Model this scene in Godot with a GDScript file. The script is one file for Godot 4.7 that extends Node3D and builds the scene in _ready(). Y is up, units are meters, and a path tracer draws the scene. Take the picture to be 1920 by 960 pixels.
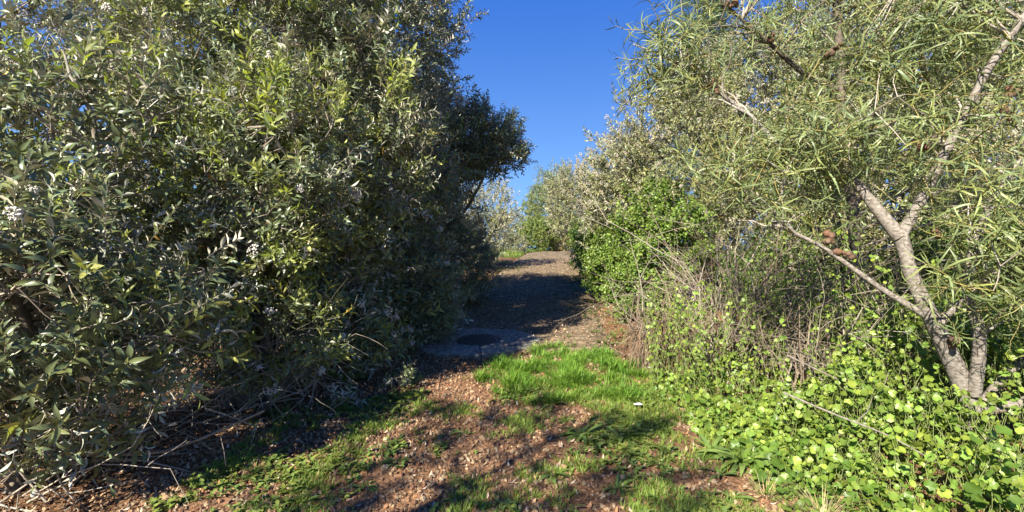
extends Node3D
# A sloping track between camphor bushes and a wattle thicket, in low side light. Metres, y up, the camera looks along -z.

var R := RandomNumberGenerator.new()
var N1 := FastNoiseLite.new()      # broad patches
var N2 := FastNoiseLite.new()      # clumps
const EYE := Vector3(0, 1.6, 0)
var MAT := {}
var TW := {}                        # twig kinds: mesh, stem, leaves [[leaf mesh, transform]]
var taken := {}

# ---------------------------------------------------------------- mesh builder
class MB:
	var v := PackedVector3Array()
	var c := PackedColorArray()
	var i := PackedInt32Array()
	func vert(p: Vector3, col: Color) -> int:
		v.append(p); c.append(col); return v.size() - 1
	func tri(a: int, b: int, d: int) -> void:        # clockwise seen from the front
		i.append(a); i.append(b); i.append(d)
	func quad(a: int, b: int, d: int, e: int) -> void:
		tri(a, b, d); tri(a, d, e)
	func tube(p: Array, r: Array, sides: int, col: Color, rough := 0.0, rg: RandomNumberGenerator = null, close := true) -> void:
		var n := p.size()
		var first := v.size()
		var t: Vector3 = (p[1] - p[0]).normalized()
		var x: Vector3 = t.cross(Vector3(0.31, 0.22, 0.92)).normalized()
		for k in n:
			t = ((p[mini(k + 1, n - 1)] as Vector3) - (p[maxi(k - 1, 0)] as Vector3)).normalized()
			x = (x - t * x.dot(t)).normalized()
			var y: Vector3 = t.cross(x)
			for s in sides:
				var a := TAU * s / sides
				var q: float = r[k]
				if rough > 0.0:
					q *= 1.0 + rg.randf_range(-rough, rough)
				v.append(p[k] + (x * cos(a) + y * sin(a)) * q)
				c.append(col)
		for k in n - 1:
			for s in sides:
				var a0 := first + k * sides + s
				var a1 := first + k * sides + (s + 1) % sides
				tri(a0, a0 + sides, a1)
				tri(a1, a0 + sides, a1 + sides)
		if close and sides > 3:
			var e := vert(p[n - 1] + t * float(r[n - 1]) * 0.5, col)
			for s in sides:
				tri(first + (n - 1) * sides + s, e, first + (n - 1) * sides + (s + 1) % sides)
	func add(o: MB, xf: Transform3D, tint := Color.WHITE) -> void:
		var first := v.size()
		for k in o.v.size():
			v.append(xf * o.v[k]); c.append(o.c[k] * tint)
		for k in o.i:
			i.append(k + first)
	func mesh(m: Material, flat := false) -> ArrayMesh:
		var nn := PackedVector3Array()
		if flat:
			var fv := PackedVector3Array(); var fc := PackedColorArray(); var fi := PackedInt32Array()
			for k in i.size():
				fv.append(v[i[k]]); fc.append(c[i[k]]); fi.append(k)
			v = fv; c = fc; i = fi
		nn.resize(v.size())
		for k in range(0, i.size(), 3):
			var a := i[k]; var b := i[k + 1]; var d := i[k + 2]
			var f := (v[d] - v[a]).cross(v[b] - v[a])
			nn[a] += f; nn[b] += f; nn[d] += f
		for k in nn.size():
			nn[k] = nn[k].normalized() if nn[k].length_squared() > 1e-24 else Vector3.UP
		var arr := []
		arr.resize(Mesh.ARRAY_MAX)
		arr[Mesh.ARRAY_VERTEX] = v; arr[Mesh.ARRAY_NORMAL] = nn; arr[Mesh.ARRAY_COLOR] = c; arr[Mesh.ARRAY_INDEX] = i
		var am := ArrayMesh.new()
		am.add_surface_from_arrays(Mesh.PRIMITIVE_TRIANGLES, arr)
		am.surface_set_material(0, m)
		return am

# ---------------------------------------------------------------- helpers
func rf(a: float, b: float) -> float: return R.randf_range(a, b)
func rdir() -> Vector3:
	var z := rf(-1, 1); var a := rf(0, TAU); var s := sqrt(1.0 - z * z)
	return Vector3(s * cos(a), z, s * sin(a))
func frame(y: Vector3, roll: float) -> Basis:
	var x := y.cross(Vector3(0.31, 0.17, 0.935)).normalized()
	return Basis(x, y, x.cross(y)) * Basis(Vector3.UP, roll)
func numbered(called: String) -> String:
	var n: int = taken.get(called, 0)
	taken[called] = n + 1
	return called if n == 0 else "%s_%03d" % [called, n]
func tag(o: Node3D, label: String, category: String, group := "", kind := "") -> void:
	if label: o.set_meta("label", label)
	if category: o.set_meta("category", category)
	if group: o.set_meta("group", group)
	if kind: o.set_meta("kind", kind)
func thing(called: String, at: Vector3, label: String, category: String, group := "") -> Node3D:
	var o := Node3D.new()
	o.name = numbered(called); add_child(o); o.position = at
	tag(o, label, category, group)
	return o
func part(parent: Node, called: String, m: Mesh, xf := Transform3D(), mat: Material = null) -> MeshInstance3D:
	var o := MeshInstance3D.new()
	o.name = called; o.mesh = m; o.transform = xf
	if mat: o.material_override = mat
	parent.add_child(o, true)
	return o
func many(parent: Node, called: String, m: Mesh, xfs: Array, cols: Array) -> MultiMeshInstance3D:
	var mm := MultiMesh.new()
	mm.transform_format = MultiMesh.TRANSFORM_3D
	mm.use_colors = true
	mm.mesh = m
	mm.instance_count = xfs.size()
	for k in xfs.size():
		mm.set_instance_transform(k, xfs[k]); mm.set_instance_color(k, cols[k])
	var o := MultiMeshInstance3D.new()
	o.name = called; o.multimesh = mm
	o.set_meta("kind", "stuff")
	parent.add_child(o, true)
	return o
func jit(amount := 0.2, warm := 0.08) -> Color:
	var b := 1.0 + rf(-amount, amount)
	var w := rf(-warm, warm)
	return Color(b * (1.0 + w), b, b * (1.0 - w))
func in_view(p: Vector3) -> bool:
	var d := -p.z
	return d > 0.4 and absf(p.x) < d * 1.06 and absf(p.y - 1.6) < d * 0.53

# the lie of the land
func gh(x: float, z: float) -> float:
	var d := -z
	var h := 0.075 * d if d > 0.0 else 0.03 * d
	if d > 20.0:
		var e := minf(d - 20.0, 12.0)
		h = 1.5 + 0.075 * e - 0.0042 * e * e
		if d > 32.0: h += (d - 32.0) * -0.026
	var c := path_mid(d)
	if d < 40.0:
		h += 0.05 * smoothstep(1.3, 3.5, absf(x - c)) * smoothstep(4.0, 8.0, d)
	h += N1.get_noise_2d(x * 0.9, z * 0.9) * 0.05 * smoothstep(60.0, 20.0, d)
	return h
func path_mid(d: float) -> float:
	var e := d - 7.7
	var c := 0.15 + 0.1 * e + 0.0012 * e * e
	if d > 24.0: c += (d - 24.0) * (d - 24.0) * 0.12
	return c
func bare_h(x: float, d: float) -> float:
	return gh(x, -d)

# ---------------------------------------------------------------- materials
func noise_tex(freq: float, a: Color, b: Color, sd: int, mid := 0.5, kind := FastNoiseLite.TYPE_SIMPLEX_SMOOTH) -> NoiseTexture2D:
	var n := FastNoiseLite.new()
	n.seed = sd; n.frequency = freq; n.noise_type = kind; n.fractal_octaves = 4
	var g := Gradient.new()
	g.offsets = PackedFloat32Array([0.0, mid, 1.0]); g.colors = PackedColorArray([a, a.lerp(b, 0.5), b])
	var t := NoiseTexture2D.new()
	t.width = 512; t.height = 512; t.seamless = true; t.noise = n; t.color_ramp = g
	return t
func mat(called: String, rough := 0.6, back := Color.BLACK, spec := 0.5) -> StandardMaterial3D:
	var m := StandardMaterial3D.new()
	m.resource_name = called
	m.vertex_color_use_as_albedo = true
	m.roughness = rough
	m.metallic_specular = spec
	m.cull_mode = BaseMaterial3D.CULL_DISABLED
	if back != Color.BLACK:
		m.backlight_enabled = true; m.backlight = back
	MAT[called] = m
	return m
func textured(m: StandardMaterial3D, t: Texture2D, scale: Vector3, bump := 0.0, bt: Texture2D = null) -> void:
	m.albedo_texture = t
	m.uv1_triplanar = true; m.uv1_world_triplanar = true; m.uv1_scale = scale
	if bump > 0.0:
		m.heightmap_enabled = true; m.heightmap_scale = bump; m.heightmap_texture = bt if bt else t
func make_materials() -> void:
	var w := Color.WHITE
	mat("leaf", 0.36, Color(0.5, 0.52, 0.3), 0.48)
	mat("young_leaf", 0.5, Color(0.85, 0.9, 0.5), 0.4)
	mat("wattle_leaf", 0.45, Color(0.6, 0.65, 0.4), 0.45)
	mat("creeper_leaf", 0.4, Color(0.75, 0.85, 0.4), 0.45)
	mat("grass", 0.5, Color(0.7, 0.8, 0.4), 0.4)
	mat("dry", 0.85, Color(0.3, 0.3, 0.25), 0.25)
	mat("fluff", 0.95, Color(0.5, 0.5, 0.5), 0.1)
	mat("gall", 0.8, Color.BLACK, 0.3)
	var b := mat("bark", 0.85, Color.BLACK, 0.3)
	textured(b, noise_tex(0.02, Color(0.55, 0.52, 0.48), w, 5), Vector3(3, 1.2, 3), 0.6)
	var wb := mat("wattle_bark", 0.8, Color.BLACK, 0.3)
	textured(wb, noise_tex(0.025, Color(0.3, 0.26, 0.22), w, 9, 0.36), Vector3(2.4, 3.2, 2.4), 0.5)
	var so := mat("soil", 0.95, Color.BLACK, 0.2)
	textured(so, noise_tex(0.05, Color(0.5, 0.47, 0.45), w, 11), Vector3(0.9, 0.9, 0.9), 2.0)
	var co := mat("concrete", 0.92, Color.BLACK, 0.3)
	textured(co, noise_tex(0.03, Color(0.5, 0.5, 0.5), w, 13), Vector3(0.8, 0.8, 0.8), 0.5)
	var st := mat("stone", 0.85, Color.BLACK, 0.3)
	textured(st, noise_tex(0.03, Color(0.6, 0.57, 0.55), w, 17), Vector3(6, 6, 6), 0.3)
	var iron := mat("iron", 0.55, Color.BLACK, 0.5)
	iron.metallic = 0.6
	textured(iron, noise_tex(0.06, Color(0.5, 0.45, 0.4), w, 19), Vector3(4, 4, 4))
	mat("paper", 0.7)
	for k in 4:
		var cs: Color = [Color(0.40, 0.22, 0.115), Color(0.48, 0.33, 0.19), Color(0.33, 0.165, 0.09), Color(0.52, 0.41, 0.27)][k]
		var m: StandardMaterial3D = st.duplicate()
		m.albedo_color = cs.linear_to_srgb()
		MAT["stone%d" % k] = m

# ---------------------------------------------------------------- leaves and twigs
# a blade that grows along +y with its upper face towards +z; widths runs from foot to tip
func blade(l: float, w: float, widths: Array, fold: float, bend: float, top: Color, under: Color, thick := 0.0, twist := 0.0) -> MB:
	var b := MB.new()
	var n := widths.size()
	var layers := [0.0] if thick == 0.0 else [thick * 0.5, -thick * 0.5]
	for ly in layers.size():
		var first := b.v.size()
		var off: float = layers[ly]
		for k in n:
			var t := float(k) / (n - 1)
			var a := bend * t
			var y := l * t * (1.0 - 0.12 * absf(a)) * cos(a * 0.55)
			var z := -l * t * sin(a * 0.55)
			var hw: float = w * 0.5 * widths[k]
			var tw := twist * t
			var col := top if ly == 0 else under
			b.vert(Vector3(0, y, z + off), col * Color(1.12, 1.12, 1.1) if ly == 0 else col)
			b.vert(Vector3(-hw * cos(tw), y, z + hw * fold - hw * sin(tw) + off * 0.5), col)
			b.vert(Vector3(hw * cos(tw), y, z + hw * fold + hw * sin(tw) + off * 0.5), col)
		for k in n - 1:
			var a := first + k * 3
			if ly == 0:
				b.quad(a, a + 1, a + 4, a + 3); b.quad(a + 2, a, a + 3, a + 5)
			else:
				b.quad(a, a + 3, a + 4, a + 1); b.quad(a + 2, a + 5, a + 3, a)
	return b
const LANCE := [0.12, 0.62, 1.0, 0.86, 0.45, 0.03]
const OVATE := [0.15, 0.9, 1.0, 0.6, 0.05]
const STRAP := [0.5, 0.9, 1.0, 0.75, 0.05]

func twig_kind(kind: String, spec: Dictionary) -> void:
	var variants := []
	for k in 3:
		var l: float = spec.l * (0.85 + 0.15 * k)
		var b: MB = blade(l, spec.w * (0.9 + 0.1 * k), spec.shape, spec.fold, spec.bend * (0.6 + 0.5 * k), spec.top * [Color(1, 1, 1), Color(1.15, 1.1, 0.9), Color(0.85, 0.9, 1.0)][k], spec.under, spec.thick, rf(-0.3, 0.3) * spec.get("twist", 1.0))
		variants.append([b, b.mesh(MAT[spec.mat])])
	var whole := MB.new()
	var stem := MB.new()
	var h: float = spec.h
	var sp := [Vector3.ZERO, Vector3(0.012, h * 0.4, 0.006), Vector3(0.0, h * 0.75, 0.016), Vector3(0.01, h, 0.008)]
	stem.tube(sp, [0.0028 * spec.stem, 0.0024 * spec.stem, 0.0018 * spec.stem, 0.001], 3, spec.wood)
	whole.add(stem, Transform3D())
	var leaves := []
	var n: int = spec.n
	for k in n:
		var t := 0.1 + 0.9 * float(k) / (n - 1)
		var phi := k * 2.39996 + rf(-0.4, 0.4)
		var alpha: float = lerpf(spec.a0, spec.a1, t) + rf(-0.25, 0.25)
		var out := Vector3(cos(phi), 0, sin(phi))
		var y := (Vector3.UP * cos(alpha) + out * sin(alpha) + Vector3.DOWN * float(spec.droop) * rf(0.3, 1.0)).normalized()
		var z := (Vector3.UP - y * y.y)
		z = (z.normalized() if z.length() > 0.1 else out)
		var bs := Basis(y.cross(z), y, z) * Basis(Vector3.UP, rf(-1.3, 1.3))
		var sc := rf(0.7, 1.15) * lerpf(1.0, spec.tip, smoothstep(0.6, 1.0, t))
		var vi := R.randi() % 3
		var pos := Vector3(0.01, h * t, 0.01)
		var xf := Transform3D(bs.scaled(Vector3.ONE * sc), pos)
		leaves.append([variants[vi][1], xf])
		whole.add(variants[vi][0], xf, jit(0.22, 0.06))
	TW[kind] = {"mesh": whole.mesh(MAT[spec.mat]), "stem": stem.mesh(MAT["dry"]), "leaves": leaves, "h": h}

func make_twigs() -> void:
	var grey := Color(0.3, 0.27, 0.2)
	twig_kind("camphor", {"l": 0.082, "w": 0.021, "shape": LANCE, "fold": 0.35, "bend": 0.5, "top": Color(0.14, 0.165, 0.065), "under": Color(0.58, 0.57, 0.45), "thick": 0.0012, "mat": "leaf", "h": 0.24, "stem": 1.0, "wood": grey, "n": 15, "a0": 1.25, "a1": 0.45, "droop": 0.15, "tip": 0.75})
	twig_kind("camphor_young", {"l": 0.085, "w": 0.022, "shape": LANCE, "fold": 0.3, "bend": 0.35, "top": Color(0.36, 0.385, 0.12), "under": Color(0.42, 0.44, 0.2), "thick": 0.0, "mat": "young_leaf", "h": 0.2, "stem": 1.0, "wood": Color(0.34, 0.36, 0.2), "n": 11, "a0": 1.05, "a1": 0.3, "droop": 0.0, "tip": 0.8})
	twig_kind("camphor_pale", {"l": 0.075, "w": 0.022, "shape": LANCE, "fold": 0.35, "bend": 0.4, "top": Color(0.235, 0.245, 0.10), "under": Color(0.54, 0.50, 0.34), "thick": 0.0012, "mat": "leaf", "h": 0.24, "stem": 1.0, "wood": grey, "n": 14, "a0": 1.2, "a1": 0.4, "droop": 0.05, "tip": 0.8})
	twig_kind("wattle", {"l": 0.155, "w": 0.0092, "shape": STRAP, "fold": 0.12, "bend": 0.9, "top": Color(0.185, 0.225, 0.085), "under": Color(0.25, 0.28, 0.13), "thick": 0.0, "mat": "wattle_leaf", "h": 0.32, "stem": 1.3, "wood": Color(0.36, 0.30, 0.11), "n": 19, "a0": 1.15, "a1": 0.55, "droop": 0.45, "tip": 0.8, "twist": 3.0})
	twig_kind("broadleaf", {"l": 0.06, "w": 0.04, "shape": OVATE, "fold": 0.25, "bend": 0.5, "top": Color(0.13, 0.22, 0.045), "under": Color(0.17, 0.25, 0.07), "thick": 0.0, "mat": "creeper_leaf", "h": 0.24, "stem": 1.0, "wood": Color(0.25, 0.26, 0.12), "n": 13, "a0": 1.35, "a1": 0.8, "droop": 0.15, "tip": 0.7})
	twig_kind("pine", {"l": 0.16, "w": 0.005, "shape": [0.8, 1.0, 0.8, 0.2], "fold": 0.3, "bend": 0.3, "top": Color(0.06, 0.11, 0.035), "under": Color(0.06, 0.11, 0.04), "thick": 0.0, "mat": "leaf", "h": 0.3, "stem": 2.0, "wood": Color(0.18, 0.13, 0.08), "n": 46, "a0": 0.9, "a1": 0.4, "droop": 0.1, "tip": 0.9})

# fluffy seed head: a short spray of woolly balls
func fluff_mesh(n: int, spread: float, col: Color) -> ArrayMesh:
	var b := MB.new()
	for k in n:
		var q := Vector3(rf(-1, 1) * spread * 0.55, rf(-0.1, 1.0) * spread * 1.5, rf(-1, 1) * spread * 0.55)
		var ball := rock(rf(0.003, 0.0075), 0.5)
		b.add(ball, Transform3D(frame(rdir(), 0.0), q), col * jit(0.1, 0.03))
	return b.mesh(MAT["fluff"])
func gall_mesh() -> ArrayMesh:
	var b := MB.new()
	for k in 9:
		b.add(rock(rf(0.011, 0.022), 0.3), Transform3D(frame(rdir(), 0.0), Vector3(rf(-0.018, 0.018), k * 0.011 - 0.05, rf(-0.018, 0.018))), Color(0.14, 0.085, 0.055) * jit(0.35, 0.08))
	return b.mesh(MAT["gall"])
# an icosahedron, once divided, with uneven radius
func rock(r: float, uneven: float, flat := 1.0, divide := 0) -> MB:
	var p := (1.0 + sqrt(5.0)) / 2.0
	var vs: Array[Vector3] = [Vector3(-1, p, 0), Vector3(1, p, 0), Vector3(-1, -p, 0), Vector3(1, -p, 0), Vector3(0, -1, p), Vector3(0, 1, p), Vector3(0, -1, -p), Vector3(0, 1, -p), Vector3(p, 0, -1), Vector3(p, 0, 1), Vector3(-p, 0, -1), Vector3(-p, 0, 1)]
	var f := [0, 11, 5, 0, 5, 1, 0, 1, 7, 0, 7, 10, 0, 10, 11, 1, 5, 9, 5, 11, 4, 11, 10, 2, 10, 7, 6, 7, 1, 8, 3, 9, 4, 3, 4, 2, 3, 2, 6, 3, 6, 8, 3, 8, 9, 4, 9, 5, 2, 4, 11, 6, 2, 10, 8, 6, 7, 9, 8, 1]
	for dv in divide:
		var g := []
		var mids := {}
		for k in range(0, f.size(), 3):
			var m := []
			for e in 3:
				var a: int = f[k + e]; var b: int = f[k + (e + 1) % 3]
				var key := mini(a, b) * 1000 + maxi(a, b)
				if not mids.has(key):
					mids[key] = vs.size(); vs.append((vs[a].normalized() + vs[b].normalized()))
				m.append(mids[key])
			g.append_array([f[k], m[0], m[2], f[k + 1], m[1], m[0], f[k + 2], m[2], m[1], m[0], m[1], m[2]])
		f = g
	var o := MB.new()
	for q in vs:
		var d := q.normalized() * r * (1.0 + rf(-uneven, uneven))
		o.vert(Vector3(d.x, d.y * flat, d.z), Color.WHITE)
	for k in range(0, f.size(), 3):
		o.tri(f[k], f[k + 2], f[k + 1])
	return o

# ---------------------------------------------------------------- shrubs
func wander(a: Vector3, b: Vector3, n: int, amount: float, lift: float) -> Array:
	var p := []
	var l := a.distance_to(b)
	for k in n:
		var t := float(k) / (n - 1)
		var q := a.lerp(b, t) + Vector3.UP * lift * l * sin(PI * t)
		if k > 0 and k < n - 1: q += rdir() * amount * l
		p.append(q)
	return p
func taper(a: float, b: float, n: int) -> Array:
	var r := []
	for k in n: r.append(lerpf(a, b, float(k) / (n - 1)))
	return r

# s: name label category group base stems lobes twigs kind ... ; lobes are [centre, radii, density]
func shrub(s: Dictionary) -> Node3D:
	var base: Vector3 = s.base
	base.y = gh(base.x, base.z) - 0.03
	var o := thing(s.name, base, s.label, s.category, s.get("group", ""))
	var kind: String = s.kind
	var lobes: Array = s.lobes
	var bark: Material = MAT[s.get("bark", "bark")]
	var wood: Color = s.get("wood", Color(0.30, 0.265, 0.21))
	# stems
	var nodes := PackedVector3Array()
	var stem_r: float = s.get("stem_r", 0.045)
	var stem_nodes := PackedVector3Array()
	for st in s.get("limbs", []):                 # limbs given point by point: [name, points, radii]
		var pts := []
		for q in st[1]: pts.append(q - base)
		var b0 := MB.new()
		b0.tube(smooth_line(pts, 4), smooth_radii(st[2], 4), 9, s.get("bole", Color(0.42, 0.39, 0.345)), 0.09, R)
		part(o, st[0], b0.mesh(bark))
		for q in smooth_line(pts, 4): stem_nodes.append(q)
	for lb in lobes:
		for k in s.get("stems", 1):
			var foot := Vector3(rf(-0.18, 0.18), 0, rf(-0.18, 0.18))
			var top: Vector3 = lb[0] - base + Vector3(lb[1].x * rf(-0.4, 0.4), lb[1].y * rf(-0.2, 0.4), lb[1].z * rf(-0.4, 0.4))
			var pts := wander(foot, top, 6, 0.06, 0.05)
			var b1 := MB.new()
			b1.tube(smooth_line(pts, 2), taper(stem_r * rf(0.7, 1.1), 0.014, (pts.size() - 1) * 2 + 1), 7, wood, 0.1, R)
			part(o, "stem", b1.mesh(bark))
			for q in smooth_line(pts, 2): stem_nodes.append(q)
	# branches
	var nb: int = s.get("branches", 40)
	for q in stem_nodes: nodes.append(q)
	for k in nb:
		var lb: Array = lobes[k % lobes.size()]
		var d := rdir()
		var to: Vector3 = lb[0] - base + d * (lb[1] as Vector3) * rf(0.55, 0.97)
		if to.y < gh(to.x + base.x, to.z + base.z) - base.y + 0.08: continue
		var best := 1e9
		var from := Vector3.ZERO
		for q in stem_nodes:
			var e := q.distance_squared_to(to) + maxf(0.0, q.y - to.y + 0.3) * 1.5
			if e < best: best = e; from = q
		var pts := wander(from, to, 5, 0.055, 0.06)
		var b2 := MB.new()
		b2.tube(pts, taper(rf(0.008, 0.014), 0.003, 5), 5, wood * jit(0.25, 0.06))
		part(o, "branch", b2.mesh(MAT["dry"] if kind != "pine" else bark))
		for q in pts: nodes.append(q)
	for k in s.get("bare", 0):
		var b3 := MB.new()
		fork(b3, Vector3(rf(-0.8, 0.5), rf(0.0, 0.35), rf(-0.4, 0.5)), (rdir() + Vector3(0.0, 0.6, 0.1)).normalized(), rf(0.35, 0.8), rf(0.003, 0.008), 2, wood * jit(0.3, 0.06) * 1.15)
		part(o, "bare_branch", b3.mesh(MAT["dry"]))
	# twigs with leaves
	var xfs := []; var cols := []; var young_x := []; var young_c := []
	var tot := 0.0
	for lb in lobes: tot += lb[2] * pow(lb[1].x * lb[1].y * lb[1].z, 0.66)
	var thin: Array = s.get("thin", [-0.12, 0.8])
	var near := []
	var links := MB.new()
	var tint: Color = s.get("tint", Color.WHITE)
	for lb in lobes:
		var n := int(s.twigs * lb[2] * pow(lb[1].x * lb[1].y * lb[1].z, 0.66) / tot)
		for k in n:
			var d := rdir()
			var rad: Vector3 = lb[1] * (0.93 + 0.34 * N2.get_noise_3dv(d * 26.0 + lb[0] * 9.0))
			var p: Vector3 = lb[0] + d * rad * lerpf(s.get("core", 0.45), 1.0, pow(R.randf(), 0.55))
			if p.y < gh(p.x, p.z) + 0.05: continue
			if N2.get_noise_3dv(p * 20.0) < thin[0] and R.randf() < thin[1]: continue
			var y := (d * 0.75 + Vector3.UP * float(s.get("up", 0.45)) + rdir() * 0.6).normalized()
			var sc := rf(0.65, 1.3) * float(s.get("size", 1.0))
			var xf := Transform3D(frame(y, rf(0, TAU)).scaled(Vector3.ONE * sc), p - base - y * TW[kind].h * 0.5 * sc)
			var young: bool = s.get("young", 0.0) > 0.0 and R.randf() < s.young * (0.35 + 1.3 * smoothstep(-0.25, 0.5, N2.get_noise_3dv(p * 9.0 + Vector3(40, 0, 0))))
			if young:
				young_x.append(xf); young_c.append(tint * jit(0.2, 0.08))
			else:
				xfs.append(xf); cols.append(tint * jit(0.25, 0.07))
				if s.get("leaves", 0) > 0 and in_view(p) and p.distance_to(EYE) < 12.0:
					near.append([p.distance_to(EYE), xfs.size() - 1])
			if R.randf() < s.get("linked", 0.3):
				var best := 1e9
				var from := Vector3.ZERO
				for q in nodes:
					var e := q.distance_squared_to(xf.origin)
					if e < best: best = e; from = q
				if best < 0.8:
					links.tube([from, from.lerp(xf.origin, 0.55) + rdir() * 0.05 * sqrt(best), xf.origin], [0.0045, 0.0034, 0.0024], 3, wood * jit(0.25, 0.06))
	# the twigs that show largest carry leaves of their own
	near.sort_custom(func(a, b): return a[0] < b[0])
	var out := {}
	var count := 0
	var leaf_mats: Array = s.get("leaf_mats", [])
	for e in near:
		if count + TW[kind].leaves.size() > s.get("leaves", 0): break
		var xf: Transform3D = xfs[e[1]]
		out[e[1]] = true
		var tg := part(o, "twig", TW[kind].stem, xf)
		for lf in TW[kind].leaves:
			part(tg, "leaf", lf[0], lf[1], leaf_tint(lf[0].surface_get_material(0), R.randi() % 5))
			count += 1
	if out:
		var xs := []; var cs := []
		for k in xfs.size():
			if not out.has(k): xs.append(xfs[k]); cs.append(cols[k])
		xfs = xs; cols = cs
	many(o, "foliage", TW[kind].mesh, xfs, cols)
	if young_x: many(o, "young_foliage", TW[s.get("young_kind", "camphor_young")].mesh, young_x, young_c)
	if links.v.size(): part(o, "twigs", links.mesh(MAT["dry"])).set_meta("kind", "stuff")
	for k in s.get("faded", 0):
		var lb: Array = lobes[R.randi() % lobes.size()]
		var d := rdir(); d.z = absf(d.z)
		part(o, "faded_leaf", TW[kind].leaves[k % 3][0], Transform3D(frame(rdir(), rf(0, TAU)).scaled(Vector3.ONE * rf(0.8, 1.2)), lb[0] + d * lb[1] * rf(0.85, 1.02) - base), leaf_faded(TW[kind].leaves[0][0].surface_get_material(0), k % 3)).set_meta("label", "faded yellow leaf among the green")
	# seed heads or flowers on the outside
	var heads: int = s.get("heads", 0)
	for k in heads:
		var lb: Array = lobes[R.randi() % lobes.size()]
		var d := rdir()
		if d.z < -0.3: d.z = -d.z
		var p: Vector3 = lb[0] + d * lb[1] * rf(0.88, 1.06)
		if p.y < gh(p.x, p.z) + 0.3: continue
		var y := (d * 0.3 + Vector3.UP * rf(-0.8, 0.9) + rdir() * 0.4).normalized()
		part(o, s.get("head_name", "seed_head"), TW["fluff"][R.randi() % 4], Transform3D(frame(y, rf(0, TAU)).scaled(Vector3.ONE * rf(0.7, 1.5) * s.get("head_size", 1.0)), p - base))
	if s.get("bloom", 0) > 0:
		var fx := []; var fc := []
		for k in s.bloom:
			var lb: Array = lobes[R.randi() % lobes.size()]
			var d := rdir(); d.y = d.y * 0.6 + 0.3; d = d.normalized()
			var p: Vector3 = lb[0] + d * lb[1] * rf(0.85, 1.1)
			if N2.get_noise_3dv(p * 14.0 + Vector3(0, 70, 0)) < -0.12: continue
			fx.append(Transform3D(frame((d + Vector3.UP + rdir() * 0.5).normalized(), rf(0, TAU)).scaled(Vector3.ONE * rf(0.5, 1.2)), p - base)); fc.append(Color(0.8, 0.76, 0.68) * jit(0.2, 0.05))
		many(o, "blossom", TW["fluff"][0], fx, fc)
	return o
var tints := {}
func leaf_tint(m: StandardMaterial3D, k: int) -> StandardMaterial3D:
	var key := [m, k]
	if not tints.has(key):
		var t: StandardMaterial3D = m.duplicate()
		t.albedo_color = ([Color(1, 1, 1), Color(0.8, 0.84, 0.85), Color(1.0, 0.97, 0.8), Color(0.92, 0.95, 0.88), Color(0.7, 0.72, 0.72)][k] as Color).linear_to_srgb()
		tints[key] = t
	return tints[key]
func leaf_faded(m: StandardMaterial3D, k: int) -> StandardMaterial3D:
	var t: StandardMaterial3D = m.duplicate()
	t.vertex_color_use_as_albedo = false
	t.albedo_color = ([Color(0.45, 0.3, 0.04), Color(0.33, 0.2, 0.06), Color(0.42, 0.16, 0.03)][k] as Color).linear_to_srgb()
	return t
func smooth_line(p: Array, n: int) -> Array:
	var o := []
	for k in p.size() - 1:
		var a: Vector3 = p[maxi(k - 1, 0)]; var b: Vector3 = p[k]; var c: Vector3 = p[k + 1]; var d: Vector3 = p[mini(k + 2, p.size() - 1)]
		for j in n: o.append(b.cubic_interpolate(c, a, d, float(j) / n))
	o.append(p[p.size() - 1])
	return o
func smooth_radii(r: Array, n: int) -> Array:
	var o := []
	for k in r.size() - 1:
		for j in n: o.append(lerpf(r[k], r[k + 1], float(j) / n))
	o.append(r[r.size() - 1])
	return o

func _ready() -> void:
	R.seed = 20240611
	N1.seed = 3; N1.frequency = 0.5; N1.fractal_octaves = 4
	N2.seed = 8; N2.frequency = 0.1; N2.fractal_octaves = 2
	# ---- camera, sky, sun, exposure
	var cam := Camera3D.new()
	cam.name = "camera"; cam.position = EYE; cam.fov = 56.1; cam.near = 0.05; cam.far = 900.0
	add_child(cam); cam.current = true
	var env := Environment.new()
	env.background_mode = Environment.BG_SKY
	var sm := ProceduralSkyMaterial.new()
	sm.sky_top_color = Color(0.064, 0.252, 0.54)
	sm.sky_horizon_color = Color(0.43, 0.595, 0.765)
	sm.sky_curve = 0.17
	sm.ground_horizon_color = Color(0.40, 0.42, 0.36); sm.ground_bottom_color = Color(0.22, 0.2, 0.16)
	sm.sun_angle_max = 1.0
	env.sky = Sky.new(); env.sky.sky_material = sm
	env.tonemap_mode = Environment.TONE_MAPPER_LINEAR
	env.tonemap_exposure = 2.7
	env.sdfgi_enabled = true; env.ssao_enabled = true; env.ssil_enabled = true
	var we := WorldEnvironment.new()
	we.name = "world"; we.environment = env; add_child(we)
	var sun := DirectionalLight3D.new()
	sun.name = "sun"; sun.light_energy = 1.6; sun.light_angular_distance = 0.5; sun.light_color = Color(1.0, 0.965, 0.905); sun.shadow_enabled = true
	add_child(sun)
	sun.look_at_from_position(Vector3(-0.44, 0.57, 0.68) * 50.0, Vector3.ZERO)
	make_materials()
	make_twigs()
	TW["fluff"] = []
	TW["gall"] = [gall_mesh(), gall_mesh(), gall_mesh()]
	for k in 4: TW["fluff"].append(fluff_mesh(44, 0.04, Color(0.62, 0.59, 0.51)))
	ground()
	manhole()
	left_bushes()
	right_bushes()
	wattles()
	thicket()
	creepers()
	floor_plants()
	print("script ms ", Time.get_ticks_msec())

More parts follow.
